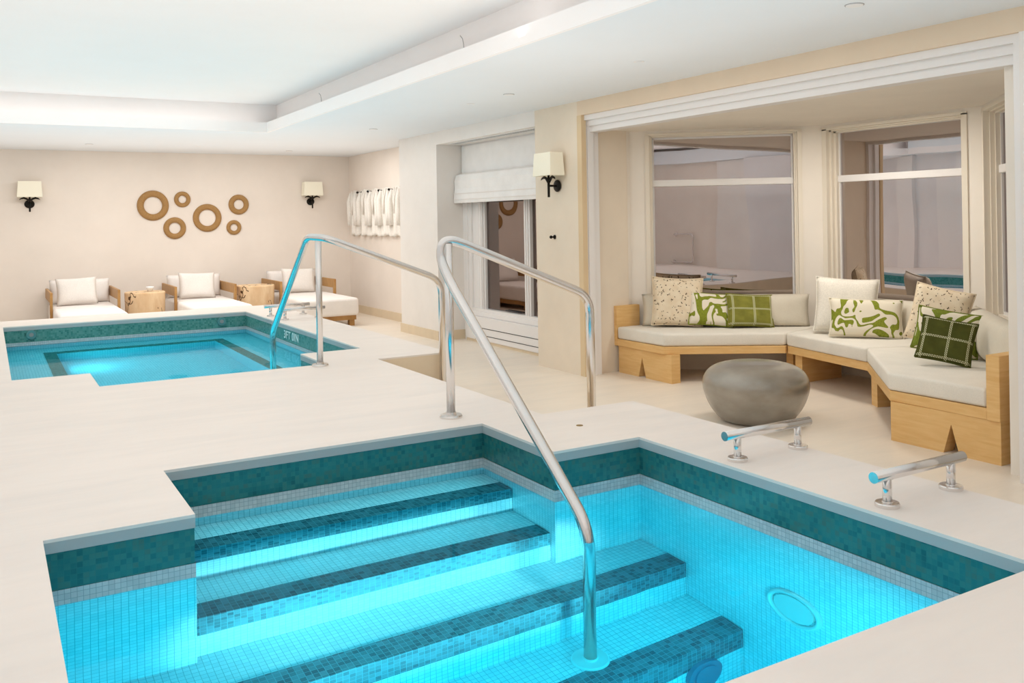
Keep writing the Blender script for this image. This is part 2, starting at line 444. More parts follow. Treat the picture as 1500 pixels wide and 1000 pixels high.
# perimeter seat ledge with a dark edge
sl = region_slab([(.137, 2.718, 7.202, 11.108)], [(.62, 2.25, 7.60, 10.66)], -.679, -.115)
obj('seat_ledge', sl, 'white_tile', spa)
sl = region_slab([(.50, 2.37, 7.5, 10.78)], [(.618, 2.252, 7.602, 10.658)], -.16, -.112)
obj('nosing', sl, 'teal_tile_pale', spa)
for y0, y1, z in ((6.567, 6.88, .13), (6.88, 7.2, -.02)):
    st = bx(.637, 2.198, y0, y1+.002, -.679, z); so = obj('step', st, 'white_tile', spa)
    obj('nosing', bx(.638, 2.197, y1-.12, y1+.004, z-.14, z+.002), 'nosing_tile', so)
for x in (.404, 2.43):
    b = bmesh.new(); cyl(b, (x, 11.112, .37), (x, 11.085, .37), .052, .048, n=28); j = obj('water_jet', b, 'jet', spa)
    b = bmesh.new(); cyl(b, (x, 11.085, .37), (x, 11.075, .37), .022, n=20); obj('nozzle', b, 'grille', j)
# depth marking set in the tile band
def text_mesh(body, size, mtx, extr=.0015):
    cu = bpy.data.curves.new('txt', 'FONT'); cu.body = body; cu.size = size; cu.extrude = extr; cu.offset = .0006
    cu.align_x = 'CENTER'; cu.align_y = 'CENTER'; cu.space_character = 1.1
    to = bpy.data.objects.new('txt', cu); C.objects.link(to)
    dg = bpy.context.evaluated_depsgraph_get(); me = bpy.data.meshes.new_from_object(to.evaluated_get(dg))
    bm = bmesh.new(); bm.from_mesh(me); bm.transform(mtx)
    bpy.data.objects.remove(to); bpy.data.curves.remove(cu); bpy.data.meshes.remove(me)
    return bm
rot = Matrix(((0, 0, -1, 0), (-1, 0, 0, 0), (0, 1, 0, 0), (0, 0, 0, 1)))  # local x -> -y, local y -> z, normal -> -x
tm = text_mesh('3FT 0IN', .118, Matrix.Translation((2.7215, 9.22, .357)) @ rot)
for v in tm.verts: v.co.y = 9.22+(v.co.y-9.22)*1.2
obj('depth_marking', tm, 'letter', spa)

def water(name, rects, z, label):
    bm = region_slab(rects, [], z-.01, z)
    bmesh.ops.delete(bm, geom=[f for f in bm.faces if any(v.co.z < z-.005 for v in f.verts)], context='FACES')
    o = obj(name, bm, 'water'); tag(o, label, 'water', kind='stuff'); return o
water('pool_water', POOL, .238, 'clear turquoise water filling the near plunge pool with submerged steps')
water('spa_water', SPA, .252, 'clear turquoise water filling the far hot tub in front of the loungers')

# ------------------------------------------------------------------ room shell
W = 1.0
o = struct('wall_back', bx(XL-.1, 5.6, YB, YB+.1, 0, 3.3), 'wall_warm')
o = struct('wall_left', bx(XL-.1, XL, YN, YB, 0, 3.3), 'wall_grey')
o = b = bmesh.new()
for y in (7.4, 8.7, 10.0, 11.3, 12.6): box(b, XL, XL+.09, y, y+.32, 0, CEIL-.01)
for y in (7.72, 10.32): box(b, XL, XL+.04, y, y+.5, 0, 2.3)
struct('reflection_pilasters', b, 'trim')  # added pilasters out of view, placed for stripes in the bay glass
o = struct('wall_front', bx(XL-.1, 8.2, YN-.1, YN, -.05, 3.3), 'wall_warm')
struct('wall_far_right', bx(5.47, 5.6, 11.6, YB, 0, 3.3), 'wall_warm')
struct('baseboard_far_right', bx(5.455, 5.47, 11.6, YB, 0, .13), 'base')
struct('baseboard_back', bx(XL, 5.47, YB-.015, YB, 0, .13), 'base')
# long right wall: pier, recess with window, pier, header over everything
b = bmesh.new(); box(b, 5.0, 5.6, 10.40, 11.60, 0, CEIL+.3)
wr = struct('wall_right', b, 'wall_pale')
struct('trim_9', bx(5.0, 5.6, 8.0, 10.40, 2.52, CEIL+.3), 'wall_pale')
struct('wall_pier', bx(5.0, 5.6, 7.215, 8.0, 0, CEIL+.3), 'wall_beige')
struct('trim_10', bx(5.0, 5.15, YN, 7.215, 2.545, CEIL+.3), 'header')
struct('wall_end', bx(5.0, 5.65, YN, 2.87, 0, 2.545), 'wall_pale')
b = bmesh.new(); box(b, 4.985, 5.0, 10.40, 11.60, 0, .12); box(b, 4.985, 5.6, 11.6, 11.615, 0, .12); box(b, 5.0, 5.37, 10.385, 10.4, 0, .12)
struct('baseboard_pier', b, 'base')
struct('baseboard_right', bx(4.985, 5.0, YN, 2.87, 0, .16), 'base')
struct('baseboard_bay', bx(5.16, 5.655, 7.235, 7.25, 0, .12), 'base')

# stepped casing of the bay opening
def casing(name, x0, x1, ya, yb, za, m):
    """frame: outer edge at ya/yb/za, thickness up to the next step"""
    return (name, x0, x1, ya, yb, za, m)
b = bmesh.new(); box(b, 4.995, 5.05, 7.14, 7.215, 0, 2.545)
struct('trim_1', b, 'tan_edge')
def frame_bm(x0, x1, y0, y1, zt, w, wz):
    bm = bmesh.new()
    box(bm, x0, x1, y1-w, y1, 0, zt); box(bm, x0, x1, y0, y0+w, 0, zt); box(bm, x0, x1, y0+w, y1-w, zt-wz, zt)
    return bm
struct('trim_2', frame_bm(5.03, 5.10, 2.87, 7.205, 2.545, .05, .05), 'trim')
struct('trim_3', frame_bm(5.07, 5.14, 2.89, 7.20, 2.50, .055, .06), 'trim')
struct('trim_4', frame_bm(5.10, 5.22, 2.90, 7.235, 2.45, .06, .065), 'trim')

# bay walls (each with its window opening), bay ceiling
Q0, Q1, Q2, Q3 = Vector((5.655, 7.27)), Vector((7.119, 6.041)), Vector((7.119, 4.40)), Vector((5.655, 3.05))
struct('wall_bay_return', bx(5.16, 5.66, 7.25, 7.37, 0, 2.6), 'bay')
struct('wall_bay_return_right', bx(5.16, 5.66, 2.93, 3.05, 0, 2.6), 'bay')
def seg_mtx(a, b):
    d = (b-a).normalized(); n = Vector((-d.y, d.x))
    # local x along wall, local y outwards (away from room), z up
    return Matrix(((d.x, -d.y*-1 if False else n.x, 0, a.x), (d.y, n.y, 0, a.y), (0, 0, 1, 0), (0, 0, 0, 1)))
def bay_wall(idx, a, b, h0, h1, wallname, ks=1.):
    """a->b clockwise seen from inside; local +y outwards"""
    Ld = (b-a).length; d = (b-a).normalized(); n = Vector((-d.y, d.x))
    if n.dot(Vector((1, 0)))+n.dot((a+b)/2-Vector((5.4, 5.2))) < 0: n = -n
    mt = Matrix(((d.x, n.x, 0, a.x), (d.y, n.y, 0, a.y), (0, 0, 1, 0), (0, 0, 0, 1)))
    zs, zt = .70, 2.345
    bm = bmesh.new()
    box(bm, 0, h0, 0, .25, 0, 2.55); box(bm, h1, Ld, 0, .25, 0, 2.55)
    box(bm, h0, h1, 0, .25, 0, zs-.03); box(bm, h0, h1, 0, .25, zt+.03, 2.55)
    struct(wallname, bm, 'bay').data.transform(mt)
    # frame: stepped linings
    bm = bmesh.new()
    for k, (dep, ww) in enumerate(((.0, .022*ks), (.035*ks, .047*ks), (.07*ks, .075*ks))):
        y0, y1 = dep-(.012 if k == 0 else 0), dep+.05
        e0 = (-.03 if k == 0 else 0)
        box(bm, h0+e0, h0+ww, y0, y1, zs-.03, zt+.03-0); box(bm, h1-ww, h1-e0, y0, y1, zs-.03, zt+.03)
        box(bm, h0+e0, h1-e0, y0, y1, zt+.03-ww*.5, zt+.045 if k == 0 else zt+.03); box(bm, h0, h1, y0, y1, zs-.03, zs-.03+ww*.5)
    w = struct('window_%d' % idx, bm, 'trim_cream'); w.data.transform(mt)
    bm = bmesh.new(); s0, s1 = h0+.07*ks, h1-.07*ks
    box(bm, s0, s1, .09, .15, 1.853, 1.92, .006); 
    for x in (s0, s1-.02): box(bm, x, x+.02, .105, .145, zs, zt)
    box(bm, s0, s1, .105, .145, zt-.01, zt+.02); box(bm, s0, s1, .105, .145, zs-.02, zs+.03)
    r = obj('transom_rail', bm, 'trim', w); r.data.transform(mt)
    for nm, za, zb in (('lower_pane', zs+.02, 1.86), ('upper_pane', 1.915, zt)):
        bm = bmesh.new(); box(bm, s0+.005, s1-.005, .122, .128, za, zb)
        g = obj(nm, bm, 'pane', w); g.data.transform(mt)
    bm = bmesh.new(); box(bm, h0, h1, .24, .26, zs-.1, zt+.1); g = obj('night_backing', bm, 'night', w); g.data.transform(mt)  # dark board added behind the panes for the night outside
    return mt
def tpar(p, a, b): return (Vector(p)-a).dot((b-a).normalized())
bay_wall(2, Q0, Q1, tpar((5.84, 7.115), Q0, Q1)-.035, tpar((6.92, 6.208), Q0, Q1)+.03, 'wall_bay_left', .55)
bay_wall(3, Q1, Q2, .03, 6.041-4.56, 'wall_bay_centre')
bay_wall(4, Q2, Q3, .06, (Q3-Q2).length-.35, 'wall_bay_right')
b = bmesh.new(); prism(b, [(5.19, 7.37), (5.7, 7.4), (7.4, 6.2), (7.4, 4.3), (5.7, 2.9), (5.19, 2.93)], 2.418, 2.5)
struct('ceiling_bay', b, 'bay')

# main ceiling with raised tray
TRAY = (-1.1, 3.04, -1.0, 11.18)
b = region_slab([(XL-.1, 5.6, YN-.1, YB+.1)], [TRAY], CEIL-.005, CEIL+.3, True)
bmesh.ops.delete(b, geom=[f for f in b.faces if all(v.co.z > CEIL+.2 for v in f.verts)] + [f for f in b.faces if abs(f.calc_center_median().x-TRAY[1]) < .01 or abs(f.calc_center_median().y-TRAY[3]) < .01], context='FACES_ONLY')
ce = struct('ceiling', b, 'ceiling')
# lip fascia, ledge, raised panel
E_ = .17
b = bmesh.new()
box(b, TRAY[1]-.001, TRAY[1]+.03, TRAY[2], TRAY[3]+.03, CEIL-.006, CEIL+.118); box(b, TRAY[0], TRAY[1], TRAY[3]-.001, TRAY[3]+.03, CEIL-.006, CEIL+.118)
box(b, TRAY[0]-.03, TRAY[0]+.001, TRAY[2], TRAY[3]+.03, CEIL-.006, CEIL+.118)
struct('trim_5', b, 'cove')
b = bmesh.new()
z2 = CEIL+.36
box(b, TRAY[0]-E_, TRAY[1]+E_, TRAY[2]-.1, TRAY[3]+E_, z2, z2+.05)
box(b, TRAY[1]+E_, TRAY[1]+E_+.05, TRAY[2]-.1, TRAY[3]+E_+.05, CEIL+.05, z2+.05)
box(b, TRAY[0]-E_, TRAY[1]+E_, TRAY[3]+E_, TRAY[3]+E_+.05, CEIL+.05, z2+.05)
box(b, TRAY[0]-E_-.05, TRAY[0]-E_, TRAY[2]-.1, TRAY[3]+E_+.05, CEIL+.05, z2+.05)
box(b, TRAY[1]+.03, TRAY[1]+E_, TRAY[2], TRAY[3]+E_, CEIL+.04, CEIL+.05)
box(b, TRAY[0], TRAY[1]+E_, TRAY[3]+.03, TRAY[3]+E_, CEIL+.04, CEIL+.05)
struct('ceiling_tray', b, 'cove')

# ceiling discs
def disc(x, y, r, label, group):
    t = thing('ceiling_disc', label, 'sprinkler cover', (x, y, CEIL-.005), group=group)
    b = bmesh.new(); cyl(b, (0, 0, 0), (0, 0, -.006), r, r*.93, n=28); obj('cover_plate', b, 'white', t)
    b = bmesh.new()
    n = 28
    tube(b, [(r*1.03*math.cos(2*PI*i/n), r*1.03*math.sin(2*PI*i/n), -.001) for i in range(n+1)], .0022, 6, False)
    obj('rim', b, 'grille', t); return t
for x, y, lab in ((4.115, 3.26, 'round white ceiling cover nearest the camera, above the window seat'),
                  (4.13, 7.045, 'round white ceiling cover above the bronze wall lamp beside the bay'),
                  (4.13, 10.364, 'round white ceiling cover in front of the blank wall pier'),
                  (4.14, 13.96, 'round white ceiling cover above the robes corner'),
                  (1.24, 13.65, 'round white ceiling cover above the leftmost lounger')):
    disc(x, y, .048, lab, 'round covers set in the ceiling')
for x, y, lab in ((4.14, 5.17, 'small white recessed ceiling spot, nearest the bay opening'), (4.12, 7.77, 'small white recessed ceiling spot in line with the recessed window'),
                  (2.667, 13.52, 'small white recessed ceiling spot above the round wall rings')):
    t = thing('ceiling_spot', lab, 'ceiling light', (x, y, CEIL-.005), group='recessed spots in the ceiling')
    b = bmesh.new(); cyl(b, (0, 0, 0), (0, 0, -.004), .04, n=24); obj('trim_ring', b, 'white', t)
    b = bmesh.new(); cyl(b, (0, 0, -.004), (0, 0, -.0055), .022, n=20); obj('lens', b, 'ceiling', t)
for y, lab in ((5.851, 'thin grey cable curl sticking up over the ceiling lip, the nearer one'), (9.10, 'thin grey cable curl sticking up over the ceiling lip, the farther one')):
    b = bmesh.new(); tube(b, [(3.052, y, CEIL+.116), (3.05, y, CEIL+.15), (3.045, y+.005, CEIL+.19), (3.03, y+.015, CEIL+.215)], .0028, 6)
    tag(obj('cable', b, 'grille', smooth=True), lab, 'cable')

# ------------------------------------------------------------------ recessed window 1, blind, panel, vent
# back of the recess
b = bmesh.new(); box(b, 5.37, 5.60, 8.0, 8.10, 0, 2.52); box(b, 5.37, 5.6, 10.28, 10.40, 0, 2.52); box(b, 5.37, 5.6, 8.1, 10.28, 2.02, 2.52); struct('wall_recess', b, 'trim')
struct('wall_recess_low', bx(5.37, 5.6, 8.1, 10.28, 0, .325), 'trim')
b = bmesh.new()
for y0, y1, x0 in ((10.20, 10.28, 5.385), (10.08, 10.20, 5.41), (9.97, 10.08, 5.40), (9.90, 9.97, 5.42), (8.80, 8.93, 5.41)):
    box(b, x0, 5.50, y0, y1, .33, 2.05)
for y in (8.84, 8.89, 10.03, 9.94): box(b, 5.395, 5.42, y-.008, y+.008, .36, 2.05, .003)
box(b, 5.36, 5.50, 8.0, 10.28, .325, .385, .006); box(b, 5.38, 5.5, 8.0, 10.28, .385, .42)
w1 = struct('window_1', b, 'trim')
for y0, y1 in ((8.93, 9.90), (8.05, 8.80)):
    g = obj('pane', bx(5.45, 5.455, y0, y1, .41, 2.05), 'pane_dark', w1)
obj('night_backing', bx(5.56, 5.58, 8.05, 10.0, .35, 2.1), 'night', w1)  # added dark sheet in place of the night outside
b = bmesh.new(); cyl(b, (5.43, 9.05, .44), (5.43, 9.42, .44), .008, n=10); obj('stay_bar', b, 'dark', w1, smooth=True)
t = thing('panel_cover', 'white low panel with two dark horizontal grooves under the recessed window', 'panel', (5.365, 8.005, 0))
obj('front_board', bx(-.045, 0, 0, 2.265, .035, .325, .003), 'trim', t)
b = bmesh.new()
for z in (.19, .10): box(b, -.0475, -.04, 0, 1.98, z-.004, z+.004)
box(b, -.0475, -.04, 1.998, 2.002, .04, .30)
obj('groove', b, 'dark', t)
obj('plinth', bx(-.035, 0, 0, 2.265, 0, .035), 'base', t)
# roman blind
t = thing('roman_blind', 'white roman blind folded halfway down the recessed window', 'blind', (5.0, 8.0, 0))
b = bmesh.new(); box(b, .355, .368, .02, 2.38, 2.0, 2.50); obj('flat_cloth', b, 'blind', t)
b = bmesh.new()
prof = [(.34, 2.15), (.27, 2.125), (.245, 2.05), (.25, 1.95), (.238, 1.87), (.232, 1.80), (.24, 1.765), (.30, 1.765), (.33, 1.80), (.345, 2.0)]
va = [b.verts.new((x, .02, z)) for x, z in prof]; vb = [b.verts.new((x, 2.385, z)) for x, z in prof]
for i in range(len(prof)): j = (i+1) % len(prof); b.faces.new((va[i], va[j], vb[j], vb[i]))
b.faces.new(va[::-1]); b.faces.new(vb); bmesh.ops.recalc_face_normals(b, faces=b.faces)
obj('folded_cloth', b, 'blind', t)
b = bmesh.new()
for z, x in ((1.885, .238), (1.81, .231)): box(b, x-.004, x+.004, .02, 2.385, z-.004, z+.004)
obj('seam', b, 'fab_white', t)
# linear vent in the soffit of the recess
t = thing('air_vent', 'long grey slotted air vent in the head of the window recess', 'vent', (5.14, 8.02, 2.52))
obj('backing', bx(-.055, .055, 0, 2.2, -.003, .0), 'dark', t)
b = bmesh.new()
for k in range(40): box(b, -.05, .05, .02+k*.055, .02+k*.055+.016, -.006, -.002)
box(b, -.062, -.053, 0, 2.2, -.006, 0); box(b, .053, .062, 0, 2.2, -.006, 0)
obj('grille', b, 'white', t)

# ------------------------------------------------------------------ wall lamps
def sconce(loc, rz, label):
    """local: wall plane at y=0, lamp projects to -y"""
    t = thing('wall_lamp', label, 'wall lamp', loc, rz, 'linen shaded bronze wall lamps')
    b = bmesh.new()   # tapered shade, open at both ends, z .10 .. .33
    w0, w1, d0, d1 = .165, .15, .085, .075; cy = -.115
    outer = [[b.verts.new((sx*w, cy+sy*d, z)) for sx, sy in ((-1, -1), (1, -1), (1, 1), (-1, 1))] for w, d, z in ((w0, d0, .10), (w1, d1, .33), (w1-.006, d1-.006, .33), (w0-.006, d0-.006, .10))]
    for a, c in zip(outer, outer[1:]+outer[:1]):
        for i in range(4): b.faces.new((a[i], a[(i+1) % 4], c[(i+1) % 4], c[i]))
    bmesh.ops.recalc_face_normals(b, faces=b.faces)
    obj('lamp_shade', b, 'shade', t)
    b = bmesh.new()
    bmesh.ops.create_uvsphere(b, u_segments=24, v_segments=12, radius=1, matrix=Matrix.Translation((0, -.012, 0)) @ Matrix.Diagonal((.068, .016, .062, 1)))
    obj('wall_plate', b, 'iron', t, smooth=True)
    b = bmesh.new(); cyl(b, (0, 0, 0), (0, -.115, 0), .011, n=14)
    cyl(b, (0, -.115, -.115), (0, -.115, .03), .0125, .0135, n=14); cyl(b, (0, -.115, .03), (0, -.115, .075), .016, .04, n=16); cyl(b, (0, -.115, .075), (0, -.115, .15), .012, n=14)
    obj('stem', b, 'iron', t, smooth=True)
    for sx in (-1, 1):
        b = bmesh.new()
        pts = [(sx*.01, -.115, .045), (sx*.04, -.115, .075), (sx*.075, -.117, .088), (sx*.11, -.12, .078), (sx*.132, -.122, .062)]
        tube(b, pts, [.010, .014, .015, .010, .003], 10)
        obj('leaf', b, 'iron', t, smooth=True)
    return t
sconce((.545, YB, 1.885), 0, 'bronze wall lamp with cream shade at the left end of the far wall')
sconce((4.77, YB, 1.905), 0, 'bronze wall lamp with cream shade between the wall rings and the robes')
sconce((5.0, 7.57, 1.875), -PI/2, 'large bronze wall lamp with cream box shade on the pier beside the bay')
t = thing('wall_hook', 'small black round knob hook on the pier below the wall lamp', 'hook', (5.0, 7.645, 1.356), -PI/2)
b = bmesh.new(); cyl(b, (0, 0, 0), (0, -.008, 0), .022, n=20); obj('plate', b, 'iron', t)
b = bmesh.new(); cyl(b, (0, -.008, 0), (0, -.04, 0), .008, n=14); bmesh.ops.create_uvsphere(b, u_segments=16, v_segments=10, radius=.017, matrix=Matrix.Translation((0, -.048, 0))); obj('knob', b, 'iron', t, smooth=True)

# ------------------------------------------------------------------ wall rings
def ring(x, z, ro, ri, label):
    b = bmesh.new(); n = 48
    prof = [(ri, 0), (ri, .02), ((ri+ro)/2, .034), (ro-.004, .024), (ro, 0)]
    rows = [[b.verts.new((r*math.cos(2*PI*i/n), -y, r*math.sin(2*PI*i/n))) for i in range(n)] for r, y in prof]
    for a, c in zip(rows, rows[1:]):
        for i in range(n): b.faces.new((a[i], a[(i+1) % n], c[(i+1) % n], c[i]))
    bmesh.ops.recalc_face_normals(b, faces=b.faces)
    # woven relief: fine concentric cords
    o = obj('wall_ring', b, 'rattan', smooth=True); o.location = (x, YB, z)
    tag(o, label, 'wall ring', 'woven brown rings on the far wall'); return o
ring(2.246, 1.854, .236, .136, 'largest woven brown wall ring, at the far left of the cluster')
ring(2.686, 1.949, .126, .060, 'small woven brown wall ring at the top of the cluster, right of the largest')
ring(2.565, 1.495, .172, .088, 'medium woven brown wall ring hanging low, below the two leftmost rings')
ring(3.064, 1.651, .224, .132, 'big dark woven wall ring in the middle of the cluster')
ring(3.565, 1.862, .164, .080, 'medium dark woven wall ring at the upper right of the cluster')
ring(3.482, 1.489, .120, .058, 'smallest woven brown wall ring at the lower right of the cluster')

# ------------------------------------------------------------------ robes on hooks
def robe(y, w, label, seed):
    rnd = random.Random(seed); nu, nv = 26, 22
    b = bmesh.new(); fr, bk = [], []
    ph = [rnd.uniform(0, 6.28) for _ in range(4)]
    for j in range(nv+1):
        v = j/nv; z = -.765*v; ww = w*(.62+.38*min(1, v*4))*(1+.08*v)/2; rf, rb = [], []
        for i in range(nu+1):
            u = i/nu*2-1
            fold = .5+.5*math.sin(u*7+ph[0]+v*1.1)+.35*math.sin(u*13+ph[1]+v*.8)
            dep = (.035+.035*fold)*(1-abs(u)**4)*(.55+.45*min(1, v*3))+.006
            zz = z-.035*abs(u)**2*(1-min(1, v*3)) - .014*math.sin(u*5+ph[2])*v
            rf.append(b.verts.new((-dep-.01, -u*ww, zz))); rb.append(b.verts.new((-.004, -u*ww, zz)))
        fr.append(rf); bk.append(rb)
    for g in (fr, bk):
        for j in range(nv):
            for i in range(nu): b.faces.new((g[j][i], g[j][i+1], g[j+1][i+1], g[j+1][i]))
    for j in range(nv):
        for i in (0, nu): b.faces.new((fr[j][i], fr[j+1][i], bk[j+1][i], bk[j][i]))
    for i in range(nu):
        for j in (0, nv): b.faces.new((fr[j][i], fr[j][i+1], bk[j][i+1], bk[j][i]))
    bmesh.ops.recalc_face_normals(b, faces=b.faces)
    o = obj('bathrobe', b, 'robe', smooth=True); o.location = (5.474, y, 2.085)
    tag(o, label, 'bathrobe', 'white bathrobes hanging on the side wall')
    for sgn in (-1, 1):    # hanging sleeve
        s = bmesh.new(); yy = -sgn*w*.40
        tube(s, [(-.07, yy*.8, -.05), (-.095, yy, -.2), (-.09, yy*1.02, -.42), (-.08, yy*.98, -.60)], [.03, .045, .042, .048], 12)
        obj('sleeve', s, 'robe', o, smooth=True)
    b = bmesh.new(); tube(b, [(-.075, .05, -.02), (-.10, .02, -.2), (-.095, 0, -.42)], [.012, .018, .01], 8)
    tube(b, [(-.075, -.05, -.02), (-.10, -.02, -.2), (-.095, 0, -.42)], [.012, .018, .01], 8)
    obj('collar', b, 'robe', o, smooth=True)
    return o
RB = [(14.52, .36, 'white bathrobe nearest the far wall, first on the hooks'), (14.03, .46, 'white bathrobe second from the far wall on the hooks'),
      (13.58, .42, 'white bathrobe in the middle of the row of five'), (13.13, .44, 'white bathrobe fourth from the far wall on the hooks'),
      (12.70, .40, 'white bathrobe at the near end of the row, half hidden by the pier')]
for k, (y, w, lab) in enumerate(RB): robe(y, w, lab, 11+k)
for y, lab in ((14.27, 'black wall hook beside the first bathrobe'), (13.79, 'black wall hook between the second and third bathrobe'), (13.32, 'black wall hook between the third and fourth bathrobe'), (12.90, 'black wall hook nearest the pier')):
    b = bmesh.new(); cyl(b, (5.47, y, 2.04), (5.455, y, 2.04), .024, n=16); cyl(b, (5.455, y, 2.04), (5.385, y, 2.04), .010, n=12)
    bmesh.ops.create_uvsphere(b, u_segments=14, v_segments=8, radius=.02, matrix=Matrix.Translation((5.38, y, 2.04)))
    tag(obj('robe_hook', b, 'iron', smooth=True), lab, 'hook', 'black hooks holding the robes')

# ------------------------------------------------------------------ pillows
def cushion_bm(w, h, t, nu=22, nv=18, pinch=.05, seed=0):
    """stands in x (width) and z (height), thickness along y; uv 0..1"""
    rnd = random.Random(seed); b = bmesh.new(); uvl = b.loops.layers.uv.new('UVMap')
    ph = [rnd.uniform(0, 6.28) for _ in range(4)]
    grids = []
    for sgn in (-1, 1):
        g = []
        for j in range(nv+1):
            row = []
            for i in range(nu+1):
                u, v = i/nu*2-1, j/nv*2-1
                px = u*(1-pinch*(1-v*v)*abs(u)**3*1.0)*w/2
                pz = v*(1-pinch*(1-u*u)*abs(v)**3*1.0)*h/2
                th = max(0, (1-u**4))**.5*max(0, (1-v**4))**.5
                th = th**.8*(1+.05*math.sin(3*u+ph[0])*math.sin(2.6*v+ph[1]))
                row.append((b.verts.new((px, sgn*th*t/2, pz)), (i/nu, j/nv)))
            g.append(row)
        grids.append(g)
    for s, g in enumerate(grids):
        for j in range(nv):
            for i in range(nu):
                q = [g[j][i], g[j][i+1], g[j+1][i+1], g[j+1][i]]
                if s == 1: q = q[::-1]
                f = b.faces.new([x[0] for x in q])
                for lp, x in zip(f.loops, q): lp[uvl].uv = x[1]
    bmesh.ops.remove_doubles(b, verts=b.verts, dist=1e-5)
    return b
def edge_loop_pts(w, h, pinch=.05, n=18):
    P = []
    for k in range(n): P.append((-1+2*k/n, -1))
    for k in range(n): P.append((1, -1+2*k/n))
    for k in range(n): P.append((1-2*k/n, 1))
    for k in range(n): P.append((-1, 1-2*k/n))
    P.append(P[0])
    return [(u*(1-pinch*(1-v*v))*w/2, 0, v*(1-pinch*(1-u*u))*h/2) for u, v in P]
def pillow(name, base, face, tilt, roll, w, h, t, m, label, piping=None, group=None, seed=0, pinch=.06):
    """base: point under its lower edge; face: yaw of the direction it looks; tilt: lean back"""
    o = obj(name, cushion_bm(w, h, t, pinch=pinch, seed=seed), m, smooth=True)
    rz = math.atan2(face[1], face[0])+PI/2
    R = Matrix.Rotation(rz, 4, 'Z') @ Matrix.Rotation(-tilt, 4, 'X') @ Matrix.Rotation(roll, 4, 'Y')
    # lift so that the lowest corner touches the seat
    lo = min((R @ v.co).z for v in o.data.vertices)
    o.matrix_world = Matrix.Translation((base[0], base[1], base[2]-lo)) @ R
    tag(o, label, 'cushion', group)
    if piping:
        b = bmesh.new(); tube(b, edge_loop_pts(w, h, pinch), .006, 8, False); obj('piping', b, piping, o, smooth=True)
    return o

# ------------------------------------------------------------------ window seat
ZT = .455
def bench_part(name, label):
    return thing(name, label, 'bench', (0, 0, 0), group=None)
def cushion_prism(poly, z0, z1):
    b = bmesh.new(); prism(b, poly, z0, z1, .022, 4)
    for f in b.faces: f.smooth = True
    return b
def leg_slab(x0, x1, y0, y1, z1, ym):
    """upright slab with an inverted V cut out of its foot, slab lies along y"""
    b = bmesh.new()
    pts = [(y0, 0), (ym-.055, 0), (ym, z1*.72), (ym+.055, 0), (y1, 0), (y1, z1), (y0, z1)]
    va = [b.verts.new((x0, y, z)) for y, z in pts]; vb = [b.verts.new((x1, y, z)) for y, z in pts]
    b.faces.new(va); b.faces.new(vb[::-1])
    for i in range(len(pts)): j = (i+1) % len(pts); b.faces.new((va[i], vb[i], vb[j], va[j]))
    bmesh.ops.recalc_face_normals(b, faces=b.faces); return b
A1, B1, C1, D1, E1, F1 = (5.41, 7.17), (5.40, 6.45), (6.335, 5.84), (6.12, 4.78), (5.285, 3.955), (5.265, 3.255)
# left section
t = bench_part('window_bench', 'left section of the oak window seat below the speckled and green cushions, beside the pier')
obj('seat_frame', prism(bmesh.new(), [A1, (5.70, 7.17), (7.04, 6.02), C1, B1], .265, .335, .004, 1), 'oak', t)
obj('armrest', bx(5.41, 5.70, 7.17, 7.235, .265, .66, .003), 'oak', t)
obj('leg', leg_slab(5.425, 5.53, 6.37, 7.165, .265, 6.80), 'oak', t)
obj('leg', bx(6.50, 6.95, 5.90, 5.98, 0, .265), 'oak', t)
obj('seat_cushion', cushion_prism([(5.405, 7.16), (5.70, 7.16), (7.03, 6.02), (6.335, 5.845), (5.405, 6.455)], .337, ZT), 'fab_seat', t)
bl = cushion_bm(1.62, .32, .20, 40, 14, .02, 3)
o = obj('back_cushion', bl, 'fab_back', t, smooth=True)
dd = (Q1-Q0).normalized(); nn = Vector((-.643, -.766)); cc = (Q0+Q1)/2+nn*.13
o.matrix_basis = Matrix.Translation((cc.x-.02, cc.y+.01, ZT+.155)) @ Matrix.Rotation(math.atan2(dd.y, dd.x), 4, 'Z') @ Matrix.Rotation(-.1, 4, 'X')
# centre section
t = bench_part('window_bench', 'centre section of the oak window seat under the ivory and lumbar cushions')
obj('seat_frame', prism(bmesh.new(), [(C1[0]+.02, C1[1]-.01), (7.05, 6.0), (7.05, 4.44), (D1[0]+.02, D1[1]+.01)], .265, .335, .004, 1), 'oak', t)
obj('leg', bx(6.42, 6.95, 5.72, 5.80, 0, .265), 'oak', t)
obj('leg', bx(6.30, 6.95, 4.80, 4.86, 0, .265), 'oak', t)
obj('seat_cushion', cushion_prism([(6.345, 5.835), (7.04, 5.99), (7.04, 4.45), (6.12, 4.795)], .337, ZT), 'fab_seat', t)
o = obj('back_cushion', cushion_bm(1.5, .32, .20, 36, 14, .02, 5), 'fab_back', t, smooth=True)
o.matrix_basis = Matrix.Translation((6.985, 5.2, ZT+.155)) @ Matrix.Rotation(-PI/2, 4, 'Z') @ Matrix.Rotation(-.1, 4, 'X')
